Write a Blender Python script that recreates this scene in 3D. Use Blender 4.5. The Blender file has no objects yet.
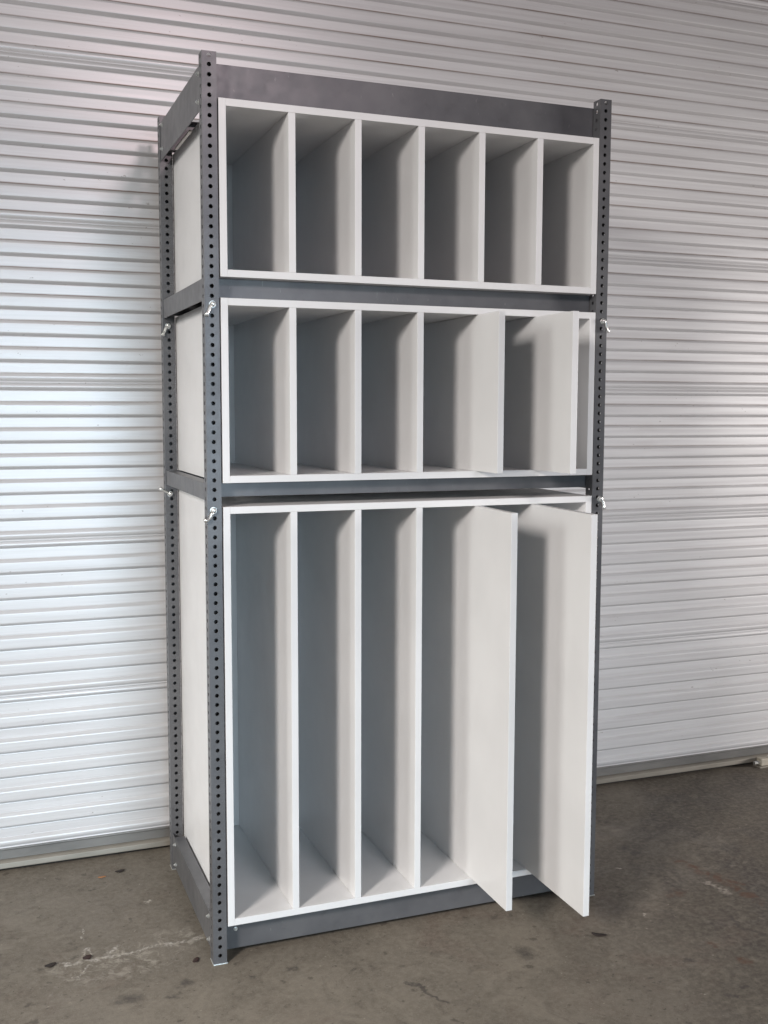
import bpy, bmesh, math, random
from mathutils import Vector, Matrix
random.seed(7)
S = 0.0254                      # the scene is laid out in inches
scn = bpy.context.scene
COL = scn.collection

# ------------------------------------------------------------------ helpers
def V(x, y, z): return Vector((x*S, y*S, z*S))

def link(name, bm, mat, parent=None, smooth=False, bevel=0.0, seg=2, angle=40):
    bmesh.ops.recalc_face_normals(bm, faces=bm.faces)
    me = bpy.data.meshes.new(name); bm.to_mesh(me); bm.free()
    if smooth:
        for p in me.polygons: p.use_smooth = True
    if mat: me.materials.append(mat)
    o = bpy.data.objects.new(name, me); COL.objects.link(o)
    if bevel:
        b = o.modifiers.new('bevel', 'BEVEL'); b.width = bevel*S; b.segments = seg
        b.limit_method = 'ANGLE'; b.angle_limit = math.radians(angle)
    if parent: o.parent = parent
    return o

def thing(name, label, cat, group=None):
    o = bpy.data.objects.new(name, None); COL.objects.link(o)
    o.empty_display_size = .1
    return tag(o, label, cat, group)

def tag(o, label, cat, group=None):
    o['label'] = label; o['category'] = cat
    if group: o['group'] = group
    return o

def box(bm, x0, x1, y0, y1, z0, z1):
    vs = [bm.verts.new(V(x, y, z)) for x in (x0, x1) for y in (y0, y1) for z in (z0, z1)]
    for f in ((0,1,3,2), (4,6,7,5), (0,4,5,1), (2,3,7,6), (0,2,6,4), (1,5,7,3)):
        bm.faces.new([vs[i] for i in f])

def boxo(name, mat, parent, b, bevel=.03, seg=2):
    bm = bmesh.new(); box(bm, *b); return link(name, bm, mat, parent, bevel=bevel, seg=seg)

def cyl(bm, c, axis, r, h, n=12, dome=0.0):
    """closed prism from c along axis, optional domed end"""
    a = Vector(axis).normalized(); q = Vector((0,0,1)).rotation_difference(a)
    rings = [(0, r), (h, r)]
    if dome: rings += [(h+dome*.6, r*.75), (h+dome, r*.3)]
    R = []
    for (t, rr) in rings:
        R.append([bm.verts.new((Vector(c) + q @ Vector((rr*math.cos(2*math.pi*k/n), rr*math.sin(2*math.pi*k/n), t)))*S) for k in range(n)])
    for A, B in zip(R, R[1:]):
        for k in range(n): bm.faces.new((A[k], A[(k+1)%n], B[(k+1)%n], B[k]))
    bm.faces.new(R[0][::-1]); bm.faces.new(R[-1])

def tube(bm, pts, r, n=8):
    P = [Vector(p) for p in pts]; R = []
    for i, p in enumerate(P):
        d = (P[min(i+1, len(P)-1)] - P[max(i-1, 0)]).normalized()
        q = Vector((0,0,1)).rotation_difference(d)
        rr = r[i] if isinstance(r, (list, tuple)) else r
        R.append([bm.verts.new((p + q @ Vector((rr*math.cos(2*math.pi*k/n), rr*math.sin(2*math.pi*k/n), 0)))*S) for k in range(n)])
    for A, B in zip(R, R[1:]):
        for k in range(n): bm.faces.new((A[k], A[(k+1)%n], B[(k+1)%n], B[k]))
    bm.faces.new(R[0][::-1]); bm.faces.new(R[-1])

# ------------------------------------------------------------------ materials
class N:
    """a tiny node writer"""
    def __init__(s, name):
        s.m = bpy.data.materials.new(name); s.m.use_nodes = True
        s.t = s.m.node_tree; s.b = s.t.nodes['Principled BSDF']
        s.pos = s.t.nodes.new('ShaderNodeNewGeometry').outputs['Position']
    def _set(s, sock, v):
        if isinstance(v, bpy.types.NodeSocket): s.t.links.new(v, sock)
        else: sock.default_value = v
    def math(s, op, a, b=0.0, c=0.0, clamp=False):
        n = s.t.nodes.new('ShaderNodeMath'); n.operation = op; n.use_clamp = clamp
        for k, v in enumerate((a, b, c)): s._set(n.inputs[k], v)
        return n.outputs[0]
    def vec(s, op, a, b=(0,0,0), scale=None):
        n = s.t.nodes.new('ShaderNodeVectorMath'); n.operation = op
        s._set(n.inputs[0], a); s._set(n.inputs[1], b)
        if scale is not None: s._set(n.inputs['Scale'], scale)
        return n.outputs['Value'] if op in ('LENGTH', 'DOT_PRODUCT', 'DISTANCE') else n.outputs[0]
    def noise(s, scale, detail=4, rough=.55, vec=None, dist=0.0, color=False):
        n = s.t.nodes.new('ShaderNodeTexNoise'); n.inputs['Scale'].default_value = scale
        n.inputs['Detail'].default_value = detail; n.inputs['Roughness'].default_value = rough
        n.inputs['Distortion'].default_value = dist
        s.t.links.new(vec if vec is not None else s.pos, n.inputs['Vector'])
        return n.outputs['Color' if color else 'Fac']
    def stretch(s, k): return s.vec('MULTIPLY', s.pos, k)
    def ramp(s, v, a, b, lo=0.0, hi=1.0):
        n = s.t.nodes.new('ShaderNodeMapRange'); n.interpolation_type = 'SMOOTHSTEP'
        s._set(n.inputs['Value'], v)
        for k, x in (('From Min', a), ('From Max', b), ('To Min', lo), ('To Max', hi)): s._set(n.inputs[k], x)
        return n.outputs[0]
    def mix(s, f, a, b):
        n = s.t.nodes.new('ShaderNodeMix'); n.data_type = 'RGBA'
        s._set(n.inputs[0], f)
        for k, v in ((6, a), (7, b)):
            if not isinstance(v, bpy.types.NodeSocket): v = (*v, 1)
            s._set(n.inputs[k], v)
        return n.outputs[2]
    def base(s, v):
        if not isinstance(v, bpy.types.NodeSocket): v = (*v, 1)
        s._set(s.b.inputs['Base Color'], v)
    def rough(s, v): s._set(s.b.inputs['Roughness'], v)
    def bump(s, h, strength=.2, dist=.002):
        n = s.t.nodes.new('ShaderNodeBump'); n.inputs['Strength'].default_value = strength
        n.inputs['Distance'].default_value = dist; s._set(n.inputs['Height'], h)
        s.t.links.new(n.outputs[0], s.b.inputs['Normal'])

def mat_steel():
    n = N('grey_paint')
    a = n.noise(7, 3); b = n.noise(160, 2)
    c = n.mix(n.ramp(a, .3, .7), (.110,.112,.120), (.145,.146,.153))
    c = n.mix(n.ramp(n.noise(130, 4, .7, vec=n.stretch((1, 1, .3))), .66, .74, 0, .5), c, (.30,.30,.30))
    c = n.mix(n.ramp(n.noise(32, 5, .7), .55, .75, 0, .35), c, (.085,.083,.083))
    n.base(c)
    pass
    n.rough(n.ramp(n.noise(25, 3), .3, .7, .36, .42)); n.bump(b, .06, .0005)
    n.b.inputs['Metallic'].default_value = .3
    return n.m
def mat_zinc():
    n = N('zinc_plate'); n.base(n.mix(n.noise(300, 2), (.62,.64,.64), (.80,.80,.76)))
    n.b.inputs['Metallic'].default_value = .85; n.rough(.33); return n.m
def mat_melamine():
    n = N('white_melamine')
    a = n.noise(3.5, 3); sc = n.noise(40, 3, vec=n.stretch((1, 1, .12)))
    c = n.mix(n.ramp(a, .3, .7), (.71,.71,.71), (.755,.755,.755))
    c = n.mix(n.ramp(sc, .62, .78, 0, .12), c, (.62,.61,.59))
    n.base(c); n.rough(n.ramp(n.noise(18, 3), .3, .7, .30, .42))
    n.bump(n.noise(420, 2), .06, .0004)
    n.b.inputs['Specular IOR Level'].default_value = .4
    return n.m
def mat_door():
    n = N('door_paint')
    at = n.t.nodes.new('ShaderNodeAttribute'); at.attribute_name = 'dirt_shade'
    streak = n.noise(9, 5, .65, vec=n.stretch((.16, 1, 9)))
    fine = n.noise(60, 4, .6, vec=n.stretch((.05, 1, 3)))
    blot = n.noise(3.2, 5, .6, vec=n.stretch((.7, 1, 2.2)))
    c = n.mix(n.ramp(streak, .32, .68), (.625,.625,.635), (.69,.695,.705))
    c = n.mix(n.ramp(fine, .55, .75, 0, .20), c, (.50,.48,.47))
    c = n.mix(n.ramp(blot, .58, .78, 0, .22), c, (.46,.43,.41))
    sp = n.noise(95, 2, .5, vec=n.stretch((.55, 1, 1)))
    c = n.mix(n.ramp(n.math('MULTIPLY', n.ramp(sp, .70, .76), n.ramp(blot, .48, .62)), 0, 1, 0, .6), c, (.24,.21,.19))
    sx = n.t.nodes.new('ShaderNodeSeparateXYZ'); n.t.links.new(n.pos, sx.inputs[0])
    hi = n.ramp(sx.outputs[2], .5, 2.7, .22, 1.15)
    d = n.math('MULTIPLY', n.math('MULTIPLY', at.outputs['Fac'], hi), n.ramp(n.noise(5, 4, vec=n.stretch((.6, 1, .4))), .25, .7, .35, 1))
    c = n.mix(d, c, (.19,.135,.105))
    n.base(c); n.rough(n.ramp(streak, .3, .7, .31, .38))
    n.b.inputs['Metallic'].default_value = .16
    n.bump(fine, .05, .0006)
    return n.m
def mat_bar():
    n = N('bar_metal'); a = n.noise(12, 5, .6, vec=n.stretch((.25, 1, 1)))
    n.base(n.mix(n.ramp(a, .3, .7), (.17,.17,.165), (.25,.245,.235)))
    n.b.inputs['Metallic'].default_value = .4; n.rough(.45); return n.m
def mat_sill():
    n = N('pale_aluminium'); a = n.noise(12, 5, .6, vec=n.stretch((.25, 1, 1)))
    n.base(n.mix(n.ramp(a, .3, .7), (.21,.195,.165), (.31,.285,.245)))
    n.b.inputs['Metallic'].default_value = .3; n.rough(.45); return n.m
def plain(name, c, r=.6, metal=0):
    n = N(name); n.base(n.mix(n.noise(90, 3), tuple(x*.7 for x in c), c)); n.rough(r)
    n.b.inputs['Metallic'].default_value = metal; return n.m

def mat_floor():
    n = N('stained_concrete')
    big = n.noise(.9, 4, .55); mid = n.noise(4.2, 6, .62, dist=.6); fin = n.noise(55, 5, .7); grain = n.noise(340, 2, .6)
    sx = n.t.nodes.new('ShaderNodeSeparateXYZ'); n.t.links.new(n.pos, sx.inputs[0])
    c = n.mix(n.ramp(big, .34, .66), (.132,.113,.090), (.192,.168,.134))
    right_shade = n.math('MULTIPLY', n.ramp(n.noise(1.7, 5, .62, dist=.8), .28, .60), n.ramp(sx.outputs[0], .8, 1.5))  # shade on the slab's right side painted into the colour, broken by noise
    c = n.mix(n.math('MULTIPLY', right_shade, .92), c, (.036,.028,.024))
    c = n.mix(n.ramp(mid, .40, .64, 0, .62), c, (.108,.093,.074))
    c = n.mix(n.ramp(n.noise(2.3, 5, .6, dist=1.2), .54, .72, 0, .55), c, (.118,.086,.068))
    c = n.mix(n.ramp(n.noise(11, 5, .7, dist=1.5), .52, .68, 0, .40), c, (.225,.200,.160))
    c = n.mix(n.ramp(n.noise(6, 6, .72, dist=2.5), .53, .64, 0, .45), c, (.085,.070,.056))
    c = n.mix(n.ramp(fin, .35, .70, 0, .34), c, (.27,.245,.20))
    c = n.mix(n.ramp(n.noise(24, 3, .5), .64, .72, 0, .7), c, (.070,.059,.048))
    c = n.mix(n.ramp(n.noise(62, 3, .55), .66, .72, 0, .75), c, (.055,.045,.038))
    c = n.mix(n.ramp(n.noise(71, 3, .55), .69, .74, 0, .7), c, (.38,.34,.28))
    c = n.mix(n.math('MULTIPLY', n.ramp(grain, .56, .70, 0, .5), n.math('SUBTRACT', 1.0, n.math('MULTIPLY', right_shade, .7))), c, (.32,.295,.25))
    c = n.mix(n.ramp(n.noise(150, 3, .6), .64, .74, 0, .7), c, (.055,.047,.04))
    # marks at known places on the slab (inches)
    wob = n.vec('SCALE', n.vec('SUBTRACT', n.noise(22, 5, .68, color=True), (.5,.5,.5)), scale=.085)
    P = n.vec('MULTIPLY', n.vec('ADD', n.pos, wob), (1/S, 1/S, 0))
    def seg(a, b, w):
        a = Vector((*a, 0)); d = Vector((*b, 0)) - a
        ap = n.vec('SUBTRACT', P, tuple(a))
        t = n.math('DIVIDE', n.vec('DOT_PRODUCT', ap, tuple(d)), d.length_squared, clamp=True)
        near = n.vec('SCALE', tuple(d), scale=t)
        return n.ramp(n.vec('DISTANCE', ap, near), w*.25, w, 1, 0)
    def spot(cx, cy, rx, ry):
        q = n.vec('MULTIPLY', n.vec('SUBTRACT', P, (cx, cy, 0)), (1/rx, 1/ry, 0))
        return n.ramp(n.vec('LENGTH', q), .25, 1.3, 1, 0)
    def many(fs):
        r = fs[0]
        for f in fs[1:]: r = n.math('MAXIMUM', r, f)
        return r
    def chain(pts, w): return [seg(a, b, w) for a, b in zip(pts, pts[1:])]
    broken = n.ramp(n.noise(75, 5, .72), .40, .62)
    pale = many(chain([(.1,6.5), (-5.2,6.6), (-8.2,6.3), (-11.6,5.9), (-15.2,6.0)], .42)
                + [seg((-11.6,5.6), (-9.2,8.1), .35), seg((-12.8,4.8), (-14.3,2.3), .28), seg((-12.4,13.5), (-12.8,11.0), .16)]
                + chain([(-13.1,7.2), (-12.9,8.6), (-12.3,8.4), (-12.2,7.1)], .25))
    faint = many(chain([(-16.8,5.5), (-15.9,3.5), (-14.2,2.0), (-12.1,1.5), (-10.2,1.4), (-8.7,2.2), (-8.1,3.4), (-8.9,4.9)], .45)
                 + [seg((-15.6,2.8), (-17.0,-.4), .3)])
    c = n.mix(n.math('MULTIPLY', n.math('MULTIPLY', pale, broken), .85), c, (.47,.44,.40))
    c = n.mix(n.math('MULTIPLY', n.math('MULTIPLY', faint, broken), .26), c, (.40,.37,.33))
    scuff = n.math('MULTIPLY', many([spot(-9.5,4.6,9,4.2), spot(-2.5,7.5,6,2.5)]), n.ramp(n.noise(26, 6, .75, dist=1.0), .46, .66))
    c = n.mix(n.math('MULTIPLY', scuff, .8), c, (.36,.33,.28))
    rust = many(chain([(64.2,5.5), (65.0,1.4), (65.5,-2.4), (66.2,-5.8), (66.4,-9.1)], 1.0) + [seg((65.6,1.5), (67.5,-4.5), .6)] + [spot(54.9,-19.8,.9,1.1), spot(54.1,-15.1,.8,.8), spot(57.5,-3,2,1)])
    c = n.mix(n.math('MULTIPLY', n.math('MULTIPLY', rust, n.ramp(n.noise(17, 6, .75, dist=1.2), .42, .60, .08, 1)), .8), c, (.105,.055,.034))
    c = n.mix(n.math('MULTIPLY', n.math('MULTIPLY', seg((63.6,-2.0), (64.2,-5.4), .8), broken), .7), c, (.40,.36,.31))
    dark = many([spot(*q) for q in ((7.8,-3.7,.9,.6), (3.4,-3.5,.55,.5), (33.2,-9.6,1.25,1.5), (-9.5,-3.3,1.9,1.0), (-3.4,-2.7,1.0,.8), (-5.1,-4.7,.9,.6),
                 (59.8,11.0,.9,.7), (60.4,9.2,.9,.6), (49.4,-17.5,.9,.6), (49.1,-25.1,.7,.5), (51.4,-23.9,.6,.5))]
                + [seg((18.5,-10.5), (19.8,-13.1), .45), seg((19.8,-13.1), (20.9,-15.7), .35), seg((60.4,-10.4), (59.8,-13.6), .5), seg((59.8,-13.6), (61,-16), .4)])
    c = n.mix(n.math('MULTIPLY', n.math('MULTIPLY', dark, n.ramp(n.noise(45, 5, .7), .28, .62, .35, 1)), .92), c, (.06,.052,.046))
    speck = many([spot(50.9,-6.6,.18,.2), spot(55.5,5.6,.3,.25), spot(46.4,-23.5,.15,.15), spot(-4.4,17.9,.35,.3)])
    c = n.mix(n.math('MULTIPLY', speck, .8), c, (.5,.46,.40))
    n.base(c)
    n.rough(n.ramp(mid, .3, .7, .52, .74)); n.bump(n.math('ADD', fin, n.math('MULTIPLY', grain, .5)), .22, .0012)
    n.b.inputs['Specular IOR Level'].default_value = .35
    return n.m

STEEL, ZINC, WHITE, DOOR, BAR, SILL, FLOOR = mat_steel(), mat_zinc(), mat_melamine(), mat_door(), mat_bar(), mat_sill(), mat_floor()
SEAL = plain('black_rubber', (.02,.02,.02), .7)
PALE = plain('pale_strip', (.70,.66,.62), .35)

# ------------------------------------------------------------------ floor
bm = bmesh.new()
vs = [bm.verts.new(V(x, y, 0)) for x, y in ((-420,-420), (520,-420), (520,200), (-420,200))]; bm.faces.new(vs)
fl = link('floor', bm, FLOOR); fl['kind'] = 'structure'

# ------------------------------------------------------------------ roll-up door behind the rack
YD = 33.85
door = thing('roll_up_door', 'closed white ribbed steel roll-up door filling the whole background behind the rack', 'door')
door.location = V(40, YD, 0)
def door_profile():
    """(z, depth behind the rib faces, dirt and shade) up the curtain: six ribs to a sheet, a lapped seam in the first"""
    pts, dep, sheet, base, k = [], .54, 20.25, 2.15, 0
    while base + sheet*k < 175:
        for r in range(6):
            d = base + sheet*k + 3.33*r + (.17 if r else 0)
            e = .18 if r == 0 else 0
            rib = [(-.34,dep,0), (-.25,dep,.04), (-.20,dep*1.03,.15), (-.16,dep*.97,.15), (.17,dep*.05,.05), (.20,0,.0), (.28,0,0)]  # shade in the crease under each rib is put into the colour
            if r == 0: rib += [(.60,0,0), (.63,.10,.5), (.72,.10,.5), (.75,0,0), (.88,0,0), (.91,.09,.4), (.99,.09,.4), (1.02,0,0)]
            else: rib += [(.8,0,0)]
            rib += [(1.30+e,0,0), (1.42+e,0,0), (1.455+e,dep*.05,.05), (1.64+e,dep*.5,.3), (1.76+e,dep*.92,.9),
                    (1.80+e,dep,1.), (1.88+e,dep,.8), (1.96+e,dep,.1), (2.05+e,dep,0), (2.85+e,dep,0)]
            pts += [(d+a, b, c) for a, b, c in rib if d+a > 2.6]
        k += 1
    return pts
prof = door_profile()
x0, x1, nx = -190, 270, 92
bm = bmesh.new(); lay = bm.verts.layers.float.new('dirt_shade')
rows = []
for j, (z, d, di) in enumerate(prof):
    row = []
    for i in range(nx+1):
        x = x0 + (x1-x0)*i/nx
        w = .05*math.sin(x*.041 + z*.043) + .008*math.sin(x*.13 + z*.29 + 1.3)
        v = bm.verts.new(V(x-40, d + w, z + .02*math.sin(x*.05 + z*.31))); v[lay] = di; row.append(v)
    rows.append(row)
for A, B in zip(rows, rows[1:]):
    for i in range(nx): bm.faces.new((A[i], A[i+1], B[i+1], B[i]))
cur = link('curtain', bm, DOOR, door, smooth=True)
sol = cur.modifiers.new('thick', 'SOLIDIFY'); sol.thickness = .06*S; sol.offset = -1 if False else 1
bm = bmesh.new()
def extrude_x(bm, yz, xa, xb):
    A = [bm.verts.new(V(xa, y, z)) for y, z in yz]; B = [bm.verts.new(V(xb, y, z)) for y, z in yz]
    n = len(yz)
    for k in range(n): bm.faces.new((A[k], A[(k+1)%n], B[(k+1)%n], B[k]))
    bm.faces.new(A[::-1]); bm.faces.new(B)
extrude_x(bm, [(-.02,2.95), (-.25,2.85), (-.25,2.70), (-.10,2.62), (-.10,1.42), (.5,1.42), (.5,2.95)], x0-40, x1-40)
link('bottom_bar', bm, BAR, door, bevel=.04)
bm = bmesh.new()
extrude_x(bm, [(-.15,1.40), (-.55,1.34), (-.85,1.15), (-.92,.52), (-.86,.44), (.45,.44), (.45,1.40)], x0-40, x1-40)
link('bottom_rail', bm, SILL, door, bevel=.05)
bm = bmesh.new(); box(bm, x0-40, x1-40, -.10, .35, .03, .43)
link('bottom_seal', bm, SEAL, door)

# floor lock of the door, at its right
lock = thing('door_lock', 'small beige bolt keeper on the floor at the foot of the ribbed door', 'door lock')
lock.location = V(101.5, 32.2, 0)
boxo('base_plate', SILL, lock, (-1.6, 2.6, -1.3, .5, .0, .22), .05)
boxo('block', plain('beige_paint', (.50,.46,.38), .5), lock, (-1.0, 1.6, -.9, .4, .225, 1.45), .12, 3)
bm = bmesh.new(); cyl(bm, (-2.1,-.35,.75), (1,0,0), .3, 1.05, 12); link('slide_bolt', bm, ZINC, lock, smooth=False)
bm = bmesh.new(); cyl(bm, (1.0,-.25,1.455), (0,0,1), .28, .22, 6); link('nut', bm, ZINC, lock)
bm = bmesh.new(); cyl(bm, (2.1,-.6,.225), (0,0,1), .25, .2, 6); link('nut', bm, ZINC, lock)

# ------------------------------------------------------------------ the steel rack
W, D, H, T, FW = 48.0, 27.5, 96.3, .085, 1.5
rack = thing('storage_rack', 'tall grey bolted steel rack with rows of punched holes, holding three white divider bins', 'rack')

def flange(bm, o, u, nrm, w=FW, t=T, hole=.225, n=16):
    """punched strip: o = lower corner, u = direction of its width, nrm = thickness direction"""
    o, u, nrm = Vector(o), Vector(u), Vector(nrm); zz = Vector((0,0,1))
    zs = [0] + [k+.5 for k in range(1, 96)] + [H]
    def P(a, z, s): return bm.verts.new((o + u*a + zz*z + nrm*s)*S)
    for lo, hi, c in [(zs[k], zs[k+1], k+1) for k in range(96)]:
        c = min(c, H-.42)
        rim, ring = [], []
        for k in range(n):
            th = 2*math.pi*k/n; ca, sa = math.cos(th), math.sin(th)
            ring.append((w/2 + hole*ca, c + hole*sa))
            m = max(abs(ca), abs(sa)); ex, ey = ca/m, sa/m
            rim.append((w/2 + ex*w/2, c + (ey*(hi-c) if ey > 0 else ey*(c-lo))))
        F = [P(a, z, 0) for a, z in rim]; f = [P(a, z, 0) for a, z in ring]
        B = [P(a, z, t) for a, z in rim]; b = [P(a, z, t) for a, z in ring]
        for k in range(n):
            q = (k+1) % n
            bm.faces.new((F[k], F[q], f[q], f[k])); bm.faces.new((B[q], B[k], b[k], b[q]))
            bm.faces.new((f[k], f[q], b[q], b[k]))
            ex = (rim[k][0]+rim[q][0])/2
            if abs(ex) < 1e-6 or abs(ex-w) < 1e-6 or (lo == 0 and abs(rim[k][1]) < 1e-6 and abs(rim[q][1]) < 1e-6) \
               or (hi == H and abs(rim[k][1]-H) < 1e-6 and abs(rim[q][1]-H) < 1e-6):
                bm.faces.new((F[q], F[k], B[k], B[q]))

def post(x, y, sy=1):
    """channel post whose punched web faces the front; flanges and lips run backward"""
    bm = bmesh.new()
    flange(bm, (x, y, 0), (1,0,0), (0,sy,0))
    flange(bm, (x, y+sy*(T+.001), 0), (0,sy,0), (1,0,0), w=FW-T)
    flange(bm, (x+FW, y+sy*(T+.001), 0), (0,sy,0), (-1,0,0), w=FW-T)
    bmesh.ops.remove_doubles(bm, verts=bm.verts, dist=1e-6)
    for _ in (0,):                                       # return lips close the back of the channel
        box(bm, x+.76, x+FW-T-.002, y+FW-T, y+FW, 0, H)
        box(bm, x+T+.002, x+.34, y+FW-T, y+FW, 0, H)
    p = link('post', bm, STEEL, rack)
    boxo('foot_plate', ZINC, p, (x-.03, x+FW+.08, y-.12, y+FW+.06, -.001, .12), .03)
    return p
for px in (0, W-FW):
    post(px, 0); post(px, D-FW)

def bolt(parent, c, ax, r=.24):
    bm = bmesh.new(); cyl(bm, c, ax, r*1.35, .05, 16); a = Vector(ax)
    cyl(bm, Vector(c)+a*.05, ax, r, .17, 6); cyl(bm, Vector(c)+a*.22, ax, r*.55, .12, 10)
    return link('bolt', bm, ZINC, parent)

def beam_x(y, sy, za, zb):
    """C beam along the width, face at y, lips running inward by sy"""
    bm = bmesh.new(); xa, xb = 1.0, W-1.0
    l = 1.25*sy; t = .09*sy
    yz = [(y,za), (y,zb), (y+l,zb), (y+l,zb-.09), (y+t,zb-.09), (y+t,za+.09), (y+l,za+.09), (y+l,za)]
    extrude_x(bm, yz, xa, xb)
    return link('front_beam' if sy > 0 else 'back_beam', bm, STEEL, rack, bevel=.035)
Z1, Z2, Z3 = (74.0, 91.86), (52.67, 71.86), (4.14, 50.16)        # the bins, bottom and top
for za, zb in ((91.95,95.62), (71.98,Z1[0]-.004), (51.1,Z2[0]-.004), (.70,Z3[0]-.004)):
    f = beam_x(1.62, 1, za, zb); beam_x(D-1.62, -1, za, zb)
    if za < 1: bolt(f, (2.85,1.62,2.95), (0,-1,0), .17)

def beam_y(x, sx, za, zb, bolts):
    bm = bmesh.new(); t = .10*sx; l = 1.35*sx
    ya, yb = FW+.004, D-FW-.004
    prof = [(x,za), (x,zb), (x+t,zb), (x+t,za)]
    A = [bm.verts.new(V(a, ya, z)) for a, z in prof]; B = [bm.verts.new(V(a, yb, z)) for a, z in prof]
    for k in range(4): bm.faces.new((A[k], A[(k+1)%4], B[(k+1)%4], B[k]))
    bm.faces.new(A[::-1]); bm.faces.new(B)
    xa, xb = sorted((x+t*1.03, x+l))
    box(bm, xa, xb, 3.0, D-3.0, zb-.10, zb-.012)
    o = link('side_beam', bm, STEEL, rack, bevel=.02)
    for (yy, zz) in bolts: bolt(o, (x, yy, zz), (-sx, 0, 0), .2)
for x, sx in ((.10,1), (W-.10,-1)):
    beam_y(x, sx, 90.85, 95.35, [(2.15,94.55), (2.15,91.75), (24.6,94.85), (24.6,92.0)] if sx > 0 else [])
    beam_y(x, sx, 71.65, 73.92, [])
    beam_y(x, sx, 50.80, 52.60, [])
    beam_y(x, sx, 1.05, 4.98, [(2.6,4.45), (2.45,1.85), (23.7,4.3), (23.5,1.7)] if sx > 0 else [])

# locking pins with a bent lever on the posts
def pin(c, ny, lev):
    p = bpy.data.objects.new('locking_pin', None); COL.objects.link(p); p.parent = rack; p.location = V(*c); p.empty_display_size = .03
    bm = bmesh.new(); cyl(bm, (0,0,0), (0,ny,0), .36, .06, 18); cyl(bm, (0,.06*ny,0), (0,ny,0), .31, .26, 6, dome=.14)
    link('pin_head', bm, ZINC, p, smooth=False)
    bm = bmesh.new(); pts = [(0,.20*ny,0)] + [(a, (.20+b)*ny, z) for a, b, z in lev]
    tube(bm, pts, [.20]+[.17]*(len(lev)-1)+[.26], 10); link('lever', bm, ZINC, p, smooth=True)
DL = [(-.30,.05,-.25), (-.42,.08,-.62), (-.60,.10,-.95), (-.72,.12,-1.22)]
pin((.80,0,71.15), -1, DL)
pin((.62,0,49.85), -1, [(-.24,.08,-.4), (-.42,.10,-.75), (-.72,.16,-.98), (-1.05,.18,-1.05)])
pin((W-.55,0,70.85), -1, [(.26,.06,-.18), (.36,.09,-.6), (.54,.12,-.95), (.56,.14,-1.3)])
pin((W-.45,0,49.75), -1, [(.26,.06,-.25), (.36,.09,-.65), (.50,.12,-.95), (.48,.14,-1.25)])
pin((.62,D-FW,70.75), -1, DL)
pin((.52,D-FW,49.65), -1, [(-.5,.15,.3), (-.9,.2,.5), (-1.35,.25,.75)])
boxo('light_streak_strip', PALE, rack, (.75, 1.1, 11, 20, 90.95, 91.15), .03)  # added strip, its pale colour stands for a streak of light

# ------------------------------------------------------------------ the white bins
BL, BR, TH, DEP = 1.67, 46.44, .75, 26.7
CELL = (BR-BL-TH)/6
def make_bin(label, z0, z1, dividers):
    b = thing('divider_bin', label, 'bin', 'white divider bins stacked in the rack')
    b.location = V(BL, 0, z0); h = z1-z0; w = BR-BL
    boxo('side_panel', WHITE, b, (0, TH, 0, DEP, 0, h), .025)
    boxo('side_panel', WHITE, b, (w-TH, w, 0, DEP, 0, h), .025)
    boxo('top_panel', WHITE, b, (TH+.004, w-TH-.004, .004, DEP-.8, h-TH, h-.003), .025)
    boxo('bottom_panel', WHITE, b, (TH+.004, w-TH-.004, .004, DEP-.8, .003, TH), .025)
    boxo('back_panel', WHITE, b, (TH+.004, w-TH-.004, DEP-.78, DEP-.03, .003, h-.003), .02)
    for k in dividers:
        boxo('divider', WHITE, b, (k*CELL, k*CELL+TH, .012, DEP-.82, TH+.004, h-TH-.004), .025)
make_bin('white six-slot bin on the top tier of the rack, all dividers in place', *Z1, (1,2,3,4,5))
make_bin('white low bin on the middle tier of the rack, two of its dividers pulled forward', *Z2, (1,2,3))
make_bin('tall white bin on the bottom tier of the rack, by far the deepest slots', *Z3, (1,2,3))
def pulled(label, k, z, out):
    o = boxo('loose_divider', WHITE, None, (0, TH, -out, -out+25.6, z[0]+TH+.006 - (z[0]+TH), z[1]-TH-.03 - (z[0]+TH)), .025)
    o.location = V(BL+k*CELL, 0, z[0]+TH)
    tag(o, label, 'divider', 'dividers pulled out of the bins')
pulled('short white divider pulled slightly out of the middle bin, left one of its pair', 4, Z2, 5.31)
pulled('short white divider pulled further out of the middle bin, beside the last slot', 5, Z2, 8.43)
pulled('tall white divider pulled out of the bottom bin, left one of its pair', 4, Z3, 8.87)
pulled('tall white divider pulled farthest out of the bottom bin, hiding the right post', 5, Z3, 13.01)

# ------------------------------------------------------------------ scraps on the floor
def scrap(name, label, cat, loc, L, Wd, rot, mat, curl=.25, grp=None):
    bm = bmesh.new(); n = 8; up, lo = [], []
    for i in range(n+1):
        t = i/n; hw = Wd*.5*math.sin(math.pi*min(1, .06+t*.92))**.8 + .02
        z = .05 + curl*L*(.5-t)**2*1.2
        up.append([bm.verts.new(V((t-.5)*L, s*hw*(1+.15*math.sin(9*t+s)), z + abs(s)*.10*Wd)) for s in (-1, 0, 1)])
    for A, B in zip(up, up[1:]):
        for k in range(2): bm.faces.new((A[k], A[k+1], B[k+1], B[k]))
    o = link(name, bm, mat, None, smooth=True)
    s = o.modifiers.new('thick', 'SOLIDIFY'); s.thickness = .035*S; s.offset = 1
    o.location = V(loc[0], loc[1], 0); o.rotation_euler = (0, 0, math.radians(rot))
    tag(o, label, cat, grp)
LEAF = plain('dead_leaf', (.045,.022,.018), .7); LEAF2 = plain('dark_leaf', (.03,.02,.016), .7); ORG = plain('orange_scrap', (.45,.20,.08), .6)
G = 'dead leaves on the concrete floor'
scrap('dead_leaf', 'dark red dead leaf lying on the pale scrape mark on the floor', 'leaf', (-12.7,6.5), 1.0, .85, 30, LEAF, grp=G)
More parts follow.
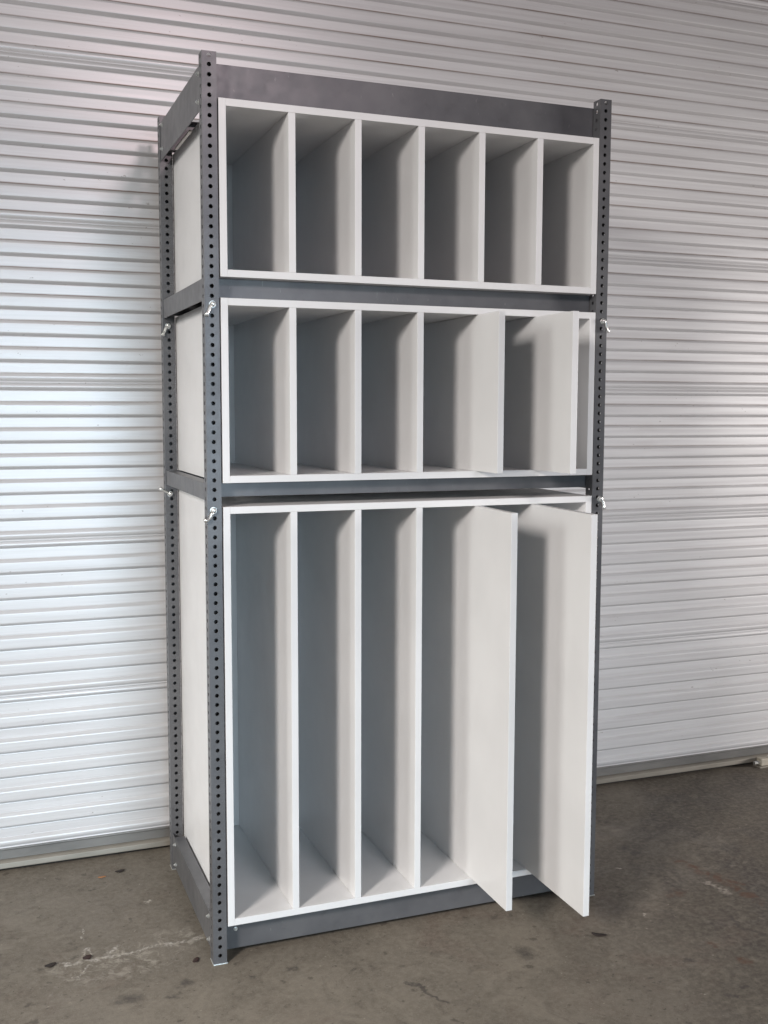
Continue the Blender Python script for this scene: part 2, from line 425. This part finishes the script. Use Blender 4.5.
scrap('dead_leaf', 'dark brown dead leaf at the left end of the scrape mark on the floor', 'leaf', (-16.6,6.2), 1.25, .75, 20, LEAF2, grp=G)
scrap('dead_leaf', 'dark narrow dead leaf beside the foot of the front left rack post', 'leaf', (-1.6,1.7), 1.1, .6, 55, LEAF, grp=G)
scrap('dead_leaf', 'small black dead leaf on the floor in front of the farthest pulled panel', 'leaf', (43.0,-9.1), 1.7, .75, -35, LEAF2, grp=G)
scrap('dead_leaf', 'thin dark dead leaf on the floor near the ribbed door, by an orange scrap', 'leaf', (-6.5,27.8), 1.2, .7, 15, LEAF2, grp=G)
scrap('orange_scrap', 'tiny orange wood splinter on the floor near the ribbed door', 'scrap', (-8.9,26.9), 1.0, .35, 0, ORG, .1)

# ------------------------------------------------------------------ lamps
def area(name, pos, target, size, power, col, spread=180, shape='DISK', size_y=None):
    L = bpy.data.lights.new(name, 'AREA'); L.shape = shape; L.size = size; L.energy = power; L.color = col
    if size_y: L.size_y = size_y
    L.spread = math.radians(spread)
    o = bpy.data.objects.new(name, L); COL.objects.link(o); o.location = V(*pos)
    o.rotation_euler = (V(*target)-V(*pos)).to_track_quat('-Z', 'Z').to_euler()
    return o
area('daylight_front', (-190,-182,150), (10,-5,-2), 1.4, 63, (1.0,.93,.88), spread=62)
area('daylight_side', (-260,-60,120), (20,-5,-10), 2.2, 20.5, (.98,1.0,.97), spread=60)
area('open_doorway', (10,-330,56), (-30,30,-20), 3.2, 32, (.67,.86,1.0), shape='RECTANGLE', size_y=2.6, spread=45)
area('ceiling_lamp', (40,-182,157), (5,33,112), .7, 12, (1.0,.79,.82), shape='RECTANGLE', size_y=.4, spread=95)
area('fill_right', (400,-110,72), (86,34,44), 1.8, 70, (1.0,.945,.92), spread=50)  # added fill that brightens the door at right, no known source there

w = bpy.data.worlds.new('World'); scn.world = w; w.use_nodes = True
w.node_tree.nodes['Background'].inputs[0].default_value = (.86,.90,1.0,1); w.node_tree.nodes['Background'].inputs[1].default_value = .004

# ------------------------------------------------------------------ camera
yaw, pitch, roll, f = 0.3661, -0.0968, 0.0027, 1068.53
F = Vector((math.sin(yaw)*math.cos(pitch), math.cos(yaw)*math.cos(pitch), math.sin(pitch)))
R = Vector((math.cos(yaw), -math.sin(yaw), 0)); U = R.cross(F)
R2 = R*math.cos(roll)+U*math.sin(roll); U2 = -R*math.sin(roll)+U*math.cos(roll)
cam = bpy.data.cameras.new('camera'); co = bpy.data.objects.new('camera', cam); COL.objects.link(co)
M = Matrix((R2, U2, -F)).transposed().to_4x4(); M.translation = V(-22.5706,-110.4075,60.5473); co.matrix_world = M
cam.sensor_fit = 'HORIZONTAL'; cam.sensor_width = 36; cam.lens = f*36/768; cam.clip_end = 200; cam.clip_start = .05
scn.camera = co
scn.render.resolution_x, scn.render.resolution_y = 768, 1024
scn.view_settings.view_transform = 'Standard'; scn.view_settings.look = 'None'
scn.view_settings.exposure = 0; scn.view_settings.gamma = 1
